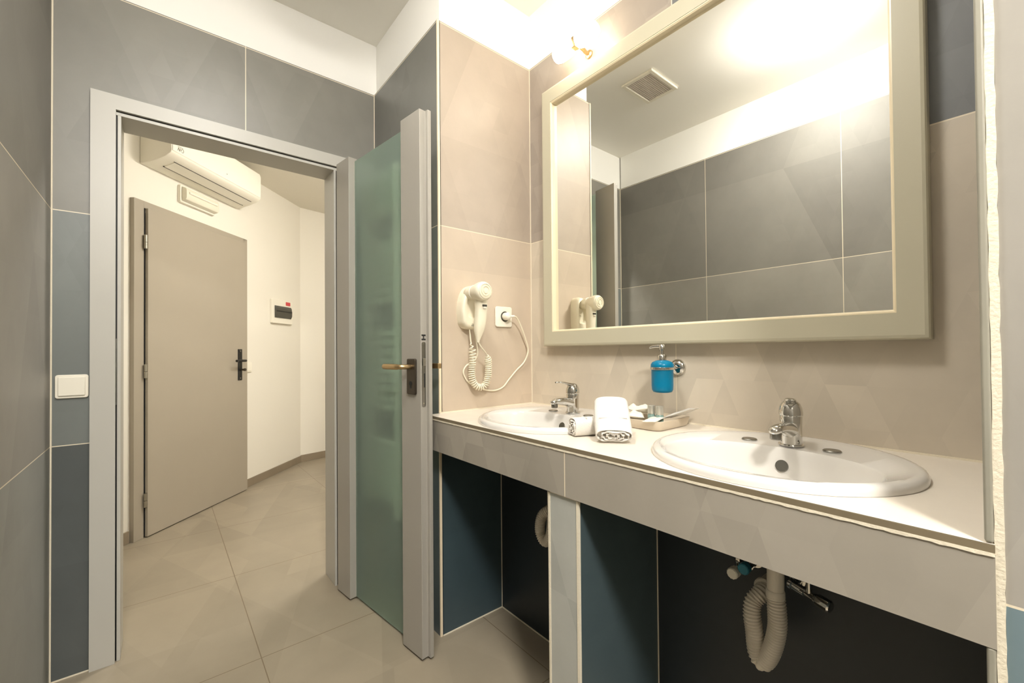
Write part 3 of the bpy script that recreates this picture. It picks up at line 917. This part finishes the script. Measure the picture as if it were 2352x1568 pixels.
while s < tot - 1e-6:
    while i + 1 < len(LL) - 1 and LL[i + 1] < s:
        i += 1
    tt = (s - LL[i]) / max(LL[i + 1] - LL[i], 1e-9)
    p = path[i].lerp(path[i + 1], tt)
    t = (path[i + 1] - path[i]).normalized()
    e = (e - t * e.dot(t)).normalized()
    f = t.cross(e)
    k = min(max((s - 0.055) / 0.03, 0), 1) * min(max((tot - 0.075 - s) / 0.02, 0), 1)
    loose = 1.0 - min(max((s - 0.06) / 0.09, 0), 1)
    pitch = 0.0085 + 0.008 * loose
    phase += 2 * math.pi * sub / pitch
    helix.append(p + (e * math.cos(phase) + f * math.sin(phase)) * (0.0125 * k))
    s += sub
obj('coiled_lead', MB().tube(helix[::2], 0.0026, 8), CREAMP, dy, angle=80)

# wall socket
so = thing('power_socket', (1.153, YH, 1.252), 'white square power socket right of the hair dryer with a plug in it', 'socket')
obj('cover_plate', MB().prism(rrect(1.108, 1.198, 1.207, 1.296, 0.010), YH - 0.010, YH, fy), WHITEP, so, bevel=0.004)
obj('socket_well', MB().lathe([(0.0215, 0.0095), (0.0225, 0.0115), (0.0205, 0.0118), (0.0195, 0.0105), (0.019, 0.0102)], (1.156, YH, 1.253), (0, -1, 0), 32), SMOKE, so)

# ------------------------------------------------------------------ soap dispenser and its ring holder
SX, SY = 1.240, 0.752
hr = thing('dispenser_holder', (XM, 0.742, 1.045), 'chrome ring holder with a round rosette under the mirror', 'holder')
obj('rosette', MB().lathe([(0.027, 0), (0.027, 0.004), (0.024, 0.010), (0.016, 0.014), (0.008, 0.016)], (XM, 0.742, 1.045), (-1, 0, 0), 36), CHROME, hr, angle=50)
obj('arm', MB().tube([(XM - 0.012, 0.742, 1.045), (SX + 0.036, 0.748, 1.045)], 0.007, 14), CHROME, hr)
obj('ring', MB().lathe([(0.0345, -0.004), (0.0375, -0.004), (0.0375, 0.004), (0.0345, 0.004), (0.0345, -0.004)], (SX, SY, 1.044), (0, 0, 1), 48, 0, False, False), CHROME, hr, bevel=0.0008)
sd = thing('soap_dispenser', (SX, SY, 0.967), 'bottle of bright blue liquid soap with a pump, hung in a chrome ring', 'soap dispenser')
obj('bottle', MB().lathe([(0.022, 0.967), (0.029, 0.969), (0.0325, 0.976), (0.0335, 0.99), (0.0338, 1.046), (0.0355, 1.0485), (0.0350, 1.056), (0.030, 1.064), (0.018, 1.069), (0.012, 1.070)], (SX, SY, 0), (0, 0, 1), 48), BLUE, sd, angle=50)
pm = obj('pump_collar', MB().lathe([(0.0115, 1.069), (0.0135, 1.0705), (0.0135, 1.084), (0.011, 1.088), (0.006, 1.089)], (SX, SY, 0), (0, 0, 1), 28), CHROME, sd, angle=50)
obj('pump_head', MB().lathe([(0.0052, 1.086), (0.0052, 1.102), (0.0085, 1.104), (0.0085, 1.118), (0.005, 1.121)], (SX, SY, 0), (0, 0, 1), 24)
    .tube(spline([(SX, SY, 1.114), (SX - 0.002, SY + 0.018, 1.1145), (SX - 0.003, SY + 0.036, 1.112), (SX - 0.003, SY + 0.042, 1.109)], 5), [0.0052] * 6 + [0.0042] * 6 + [0.0034] * 4, 12), CHROME, sd, angle=50)

# ------------------------------------------------------------------ tray with toiletries
ty = MB()
tx0, tx1, ty0, ty1 = 1.118, 1.300, 0.690, 0.812
R = []
for k, z in ((-0.006, ZC + 0.0005), (-0.002, ZC + 0.004), (0.002, ZC + 0.024), (0.003, ZC + 0.0285), (0.000, ZC + 0.0295), (-0.004, ZC + 0.0285), (-0.007, ZC + 0.012), (-0.012, ZC + 0.008)):
    R.append([(a, b_, z) for a, b_ in rrect(tx0 - k, tx1 + k, ty0 - k, ty1 + k, 0.022, 6)])
ty.loft(R)
tag(obj('toiletries_tray', ty, TRAYM, None, loc=(1.209, 0.777, ZC), angle=50), 'beige tray of toiletries on the counter behind the towels', 'tray')


def mini_bottle(x, y, label):
    z0 = ZC + 0.0085
    o = thing('toiletry_bottle', (x, y, z0), label, 'bottle', 'miniature bottles on the tray')
    obj('bottle', MB().lathe([(0.0095, 0), (0.0115, 0.002), (0.0118, 0.031), (0.0095, 0.035)], (x, y, z0), (0, 0, 1), 24), TEAL, o)
    obj('cap', MB().lathe([(0.0112, 0.034), (0.0115, 0.035), (0.0115, 0.059), (0.0105, 0.060)], (x, y, z0), (0, 0, 1), 24), SILVER, o)


mini_bottle(1.176, 0.752, 'left of the two small teal bottles with silver caps on the tray')
mini_bottle(1.176, 0.724, 'right of the two small teal bottles with silver caps on the tray')


def pillow(name, c, lx, ly, h, rz, tilt, m, label, seed, cat='sachet', ax_tilt=(1, 0, 0)):
    rnd = random.Random(seed)
    nx, ny = 14, 12
    Mx = Matrix.Translation(c) @ Matrix.Rotation(math.radians(rz), 4, 'Z') @ Matrix.Rotation(math.radians(tilt), 4, Vector(ax_tilt))
    ph = [rnd.uniform(0, 6.28) for _ in range(6)]
    mb = MB()
    top, bot = [], []
    for j in range(ny + 1):
        for i in range(nx + 1):
            u, v = i / nx * 2 - 1, j / ny * 2 - 1
            e_ = max(0, (1 - u ** 4) * (1 - v ** 4))
            w = 0.35 * h * (math.sin(4.2 * u + ph[0]) * math.sin(3.3 * v + ph[1]) + 0.6 * math.sin(7 * u + ph[2] + 2 * v) + 0.5 * math.sin(6 * v + ph[3]))
            wave = 0.25 * h * math.sin(2.4 * u + ph[4]) * (1 - e_)
            x, y = u * lx / 2 + 0.03 * lx * math.sin(3 * v + ph[5]), v * ly / 2
            top.append(Mx @ Vector((x, y, e_ * (h * 0.7 + w * 0.6) + wave + 0.0004)))
            bot.append(Mx @ Vector((x, y, -e_ * h * 0.25 + wave - 0.0004)))
    n1 = (nx + 1) * (ny + 1)
    fs = []
    for j in range(ny):
        for i in range(nx):
            a = j * (nx + 1) + i
            fs.append((a, a + 1, a + nx + 2, a + nx + 1))
            fs.append((n1 + a, n1 + a + nx + 1, n1 + a + nx + 2, n1 + a + 1))
    border = [i for i in range(nx + 1)] + [j * (nx + 1) + nx for j in range(1, ny + 1)] + [ny * (nx + 1) + i for i in range(nx - 1, -1, -1)] + [j * (nx + 1) for j in range(ny - 1, 0, -1)]
    for k in range(len(border)):
        a, b_ = border[k], border[(k + 1) % len(border)]
        fs.append((a, n1 + a, n1 + b_, b_))
    mb.add(top + bot, fs)
    return tag(obj(name, mb, m, None, loc=tuple(c), angle=60), label, cat, 'sachets on the tray')


pillow('toiletry_sachet', Vector((1.205, 0.806, ZC + 0.044)), 0.090, 0.052, 0.022, 80, 16, SACHET, 'crumpled white sachet standing highest at the left end of the tray', 3)
pillow('toiletry_sachet', Vector((1.148, 0.790, ZC + 0.034)), 0.070, 0.05, 0.016, 35, 6, SACHET, 'white wrapped sachet lying at the front left of the tray', 5)
pillow('toiletry_sachet', Vector((1.140, 0.722, ZC + 0.031)), 0.075, 0.040, 0.008, 8, -4, SACHET, 'flat white sachet at the front corner of the tray below the bottles', 9)
pillow('toiletry_sachet', Vector((1.235, 0.690, ZC + 0.043)), 0.095, 0.095, 0.008, 12, 24, FILM, 'translucent plastic sachet sticking out over the right edge of the tray', 12, ax_tilt=(-1, 0.3, 0))


# ------------------------------------------------------------------ towels
def towel_roll(name, base, axis_h, pitch_deg, length, w, h, label, seed, turns=2.7):
    """a folded towel rolled into a flattened spiral; base is the lower front end centre"""
    rnd = random.Random(seed)
    a = Vector(axis_h).normalized()
    up = Vector((0, 0, 1))
    pit = math.radians(pitch_deg)
    ax = (a * math.cos(pit) + up * math.sin(pit)).normalized()
    side = a.cross(up).normalized()
    nrm = side.cross(ax).normalized()
    o = thing(name, tuple(base), label, 'towel', 'rolled white towels')
    c0 = Vector(base)
    # outer body: a rounded flattened tube with soft ends
    R = []
    seg = 40
    for t, k in ((0.075, 0.60), (0.075, 0.90), (0.0, 0.93), (0.004, 0.98), (0.02, 1.0), (0.35, 1.02), (0.65, 1.01), (0.93, 0.99), (0.98, 0.93), (1.0, 0.80)):
        ring = []
        for i in range(seg):
            th = 2 * math.pi * i / seg
            c, s = math.cos(th), math.sin(th)
            p_ = 2.7
            x = w / 2 * k * math.copysign(abs(c) ** (2 / p_), c)
            y = h / 2 * k * math.copysign(abs(s) ** (2 / p_), s)
            wob = 1 + 0.015 * math.sin(3 * th + 5 * t + seed)
            ring.append(c0 + ax * (length * t) + side * x * wob + nrm * (y * wob))
        R.append(ring)
    body = obj('roll_body', MB().loft(R), TOWEL, o, angle=70)
    # visible spiral of layers at the front end
    mb = MB()
    n = 150
    pts = []
    for k in range(n + 1):
        t = k / n
        th = -2.4 + turns * 2 * math.pi * t
        rr = 0.93 - 0.74 * t
        c, s = math.cos(th), math.sin(th)
        x = (w / 2 - 0.002) * rr * math.copysign(abs(c) ** (2 / 2.6), c)
        y = (h / 2 - 0.002) * rr * math.copysign(abs(s) ** (2 / 2.6), s)
        x += 0.0016 * math.sin(9 * th) * (0.5 + t)
        y += 0.0012 * math.sin(7 * th + 1) * (0.5 + t)
        pts.append(c0 - ax * (0.001 + 0.0015 * math.sin(5 * th)) + side * x + nrm * y)
    rings = []
    for k, p in enumerate(pts):
        q = pts[min(k + 1, n)] - pts[max(k - 1, 0)]
        q.normalize()
        ou = q.cross(ax)
        th_ = 0.0014
        rings.append([p + ou * th_ * 0.6 - ax * 0.002, p + ou * th_, p + ou * th_ * 0.9 + ax * 0.014, p - ou * th_ * 0.9 + ax * 0.014, p - ou * th_, p - ou * th_ * 0.6 - ax * 0.002])
    mb.loft(rings)
    obj('rolled_edge', mb, TOWEL, o, angle=80)
    obj('fold_line', MB().tube([c0 + ax * length * t_ + side * (w * 0.49 * u_) + nrm * (h / 2 * 1.005) for t_, u_ in ((0.32, -0.8), (0.33, -0.4), (0.325, 0), (0.33, 0.4), (0.32, 0.8))], 0.0012, 8), TOWEL, o)
    return o


towel_roll('rolled_towel', (0.897, 0.683, ZC + 0.0205), (0.70, 0.60, 0), 27, 0.160, 0.094, 0.038, 'rolled white towel leaning upright at the front of the counter between the basins', 2)
towel_roll('rolled_towel', (0.892, 0.822, ZC + 0.0262), (0.86, -0.38, 0), 0, 0.112, 0.052, 0.050, 'smaller rolled white towel lying left of and behind the leaning towel', 5, 2.4)

# ------------------------------------------------------------------ hall: door, air conditioner and fittings
d2 = thing('door_2', tuple(hp(0.5, 0.02, 0)), 'closed taupe flush door on the cream hall wall', 'door', kind='structure')
fd = obj('door_frame', hbox(hbox(hbox(MB(), -0.018, 0.046, 0, 0.028, 0, 2.028), 0.046, 0.955, 0, 0.028, 1.985, 2.028), 0.915, 0.962, 0, 0.028, 0, 2.028), HALLDOOR, d2, bevel=0.002)
lf_ = obj('leaf', hbox(MB(), 0.052, 0.930, 0.030, 0.048, 0.006, 1.984), HALLDOOR, d2, bevel=0.002)
obj('rebate_gap', hbox(MB(), 0.0465, 0.0515, 0.0275, 0.029, 0.006, 1.984), SEAL, d2)
for z0_ in (0.185, 0.957, 1.737):
    hg = obj('hinge', MB().lathe([(0.0085, 0), (0.0085, 0.038)], hp(0.043, 0.042, z0_), (0, 0, 1), 14).lathe([(0.0085, 0.040), (0.0085, 0.083)], hp(0.043, 0.042, z0_), (0, 0, 1), 14), STEEL, d2)
hpl = obj('handle_plate', hbox(MB(), 0.822, 0.866, 0.048, 0.054, 0.890, 1.134), BLACK, lf_, bevel=0.002)
obj('handle', MB().tube(spline([hp(0.848, 0.05, 1.043), hp(0.848, 0.09, 1.043), hp(0.838, 0.102, 1.043), hp(0.80, 0.104, 1.043), hp(0.735, 0.104, 1.043)], 6), 0.0095, 12), BLACK, lf_)
obj('thumb_turn', MB().tube([hp(0.848, 0.05, 0.972), hp(0.848, 0.085, 0.972)], 0.008, 12).lathe([(0.011, 0), (0.011, 0.012)], hp(0.848, 0.082, 0.972), HN, 16), DARKMETAL, lf_)
obj('screw', MB().lathe([(0.005, 0), (0.005, 0.0015)], hp(0.844, 0.054, 1.118), HN, 12), STEEL, hpl)
obj('screw', MB().lathe([(0.005, 0), (0.005, 0.0015)], hp(0.844, 0.054, 0.906), HN, 12), STEEL, hpl)

hs = thing('hall_switch', tuple(hp(1.0, 0.0, 0.985)), 'small white light switch on the hall wall beside the door handle', 'light switch')
fh = lambda p, q, a: hp(p, a, q)
obj('cover_plate', MB().prism(rrect(0.965, 1.045, 0.945, 1.025, 0.006), 0.0, 0.009, fh), WHITEP, hs, bevel=0.002)
obj('rocker', MB().prism(rrect(0.975, 1.035, 0.955, 1.015, 0.002), 0.008, 0.013, fh), WHITEP, hs, bevel=0.001)

bb_ = thing('breaker_box', tuple(hp(1.46, 0, 1.48)), 'white breaker box with a smoked window and red sticker on the hall wall', 'breaker box')
obj('housing', MB().prism(rrect(1.300, 1.612, 1.372, 1.592, 0.008), 0.0, 0.024, fh), WHITEP, bb_, bevel=0.004)
wn = obj('window_flap', MB().prism([(0.0, 1.420), (0.030, 1.423), (0.040, 1.445), (0.041, 1.485), (0.036, 1.520), (0.028, 1.533), (0.0, 1.535)], 1.330, 1.580, lambda p, q, a: hp(a, p, q)), SMOKE, bb_, bevel=0.002)
obj('flap_ridge', hbox(MB(), 1.335, 1.575, 0.036, 0.0425, 1.478, 1.490), BLACK, wn)
obj('red_sticker', MB().prism(rrect(1.500, 1.575, 1.546, 1.580, 0.006), 0.0235, 0.0246, fh), RED, bb_)

ac = thing('air_conditioner', tuple(hp(0.46, 0, 2.26)), 'white split air conditioner high on the hall wall above the door', 'air conditioner')
prof = [(0.0, 2.256), (0.05, 2.262), (0.11, 2.278), (0.165, 2.298), (0.196, 2.318), (0.203, 2.330), (0.203, 2.50), (0.192, 2.522), (0.16, 2.53), (0.0, 2.534)]
obj('casing', MB().prism(prof, 0.044, 0.876, lambda p, q, a: hp(a, p, q)), WHITEP, ac, bevel=0.005)
obj('front_panel', MB().prism([(0.2025, 2.330), (0.207, 2.334), (0.207, 2.498), (0.198, 2.522), (0.192, 2.522), (0.2025, 2.50)], 0.050, 0.870, lambda p, q, a: hp(a, p, q)), WHITEP, ac, bevel=0.002)
lv = obj('louver', MB().prism([(0.085, 2.2695), (0.150, 2.2925), (0.148, 2.2965), (0.083, 2.2735)], 0.125, 0.825, lambda p, q, a: hp(a, p - 0.0, q - 0.0035)), WHITEP, ac)
obj('louver_gap', MB().prism([(0.0805, 2.2675), (0.085, 2.2692), (0.085, 2.2722), (0.080, 2.2705)], 0.118, 0.832, lambda p, q, a: hp(a, p, q - 0.003)), DARKGAP, lv)
obj('seam', MB().prism([(0.1515, 2.2932), (0.1535, 2.2940), (0.1535, 2.297), (0.1515, 2.296)], 0.118, 0.832, lambda p, q, a: hp(a, p, q - 0.0028)), DARKGAP, lv)
# small grey script mark on the front, left end
mk = MB()
for pts_ in ([(0.085, 2.392), (0.092, 2.410), (0.098, 2.392), (0.105, 2.412)], [(0.108, 2.395), (0.116, 2.412), (0.126, 2.408), (0.126, 2.394), (0.114, 2.391)], [(0.086, 2.414), (0.100, 2.418), (0.124, 2.418)]):
    mk.tube(spline([hp(a, 0.2075, b_ - 0.045) for a, b_ in pts_], 5), 0.0018, 6)
obj('maker_mark', mk, PROFILE, ac)
obj('indicator', MB().lathe([(0.004, 0), (0.004, 0.001)], hp(0.50, 0.207, 2.372), HN, 12), PROFILE, ac)

el = thing('emergency_light', tuple(hp(0.46, 0, 2.17)), 'slim white emergency light under the air conditioner', 'emergency light')
obj('backplate', MB().prism(rrect(0.315, 0.625, 2.118, 2.236, 0.01), 0.0, 0.022, fh), WHITEP, el, bevel=0.003)
obj('cover', MB().prism([(0.022, 2.128), (0.052, 2.136), (0.058, 2.150), (0.058, 2.200), (0.052, 2.214), (0.022, 2.224)], 0.325, 0.615, lambda p, q, a: hp(a, p, q)), pbr('milky cover', (226, 220, 200), 0.25, coat=0.4), el, bevel=0.003)
obj('tube', MB().tube([hp(0.345, 0.058, 2.185), hp(0.595, 0.058, 2.185)], 0.008, 12), WHITEP, el)
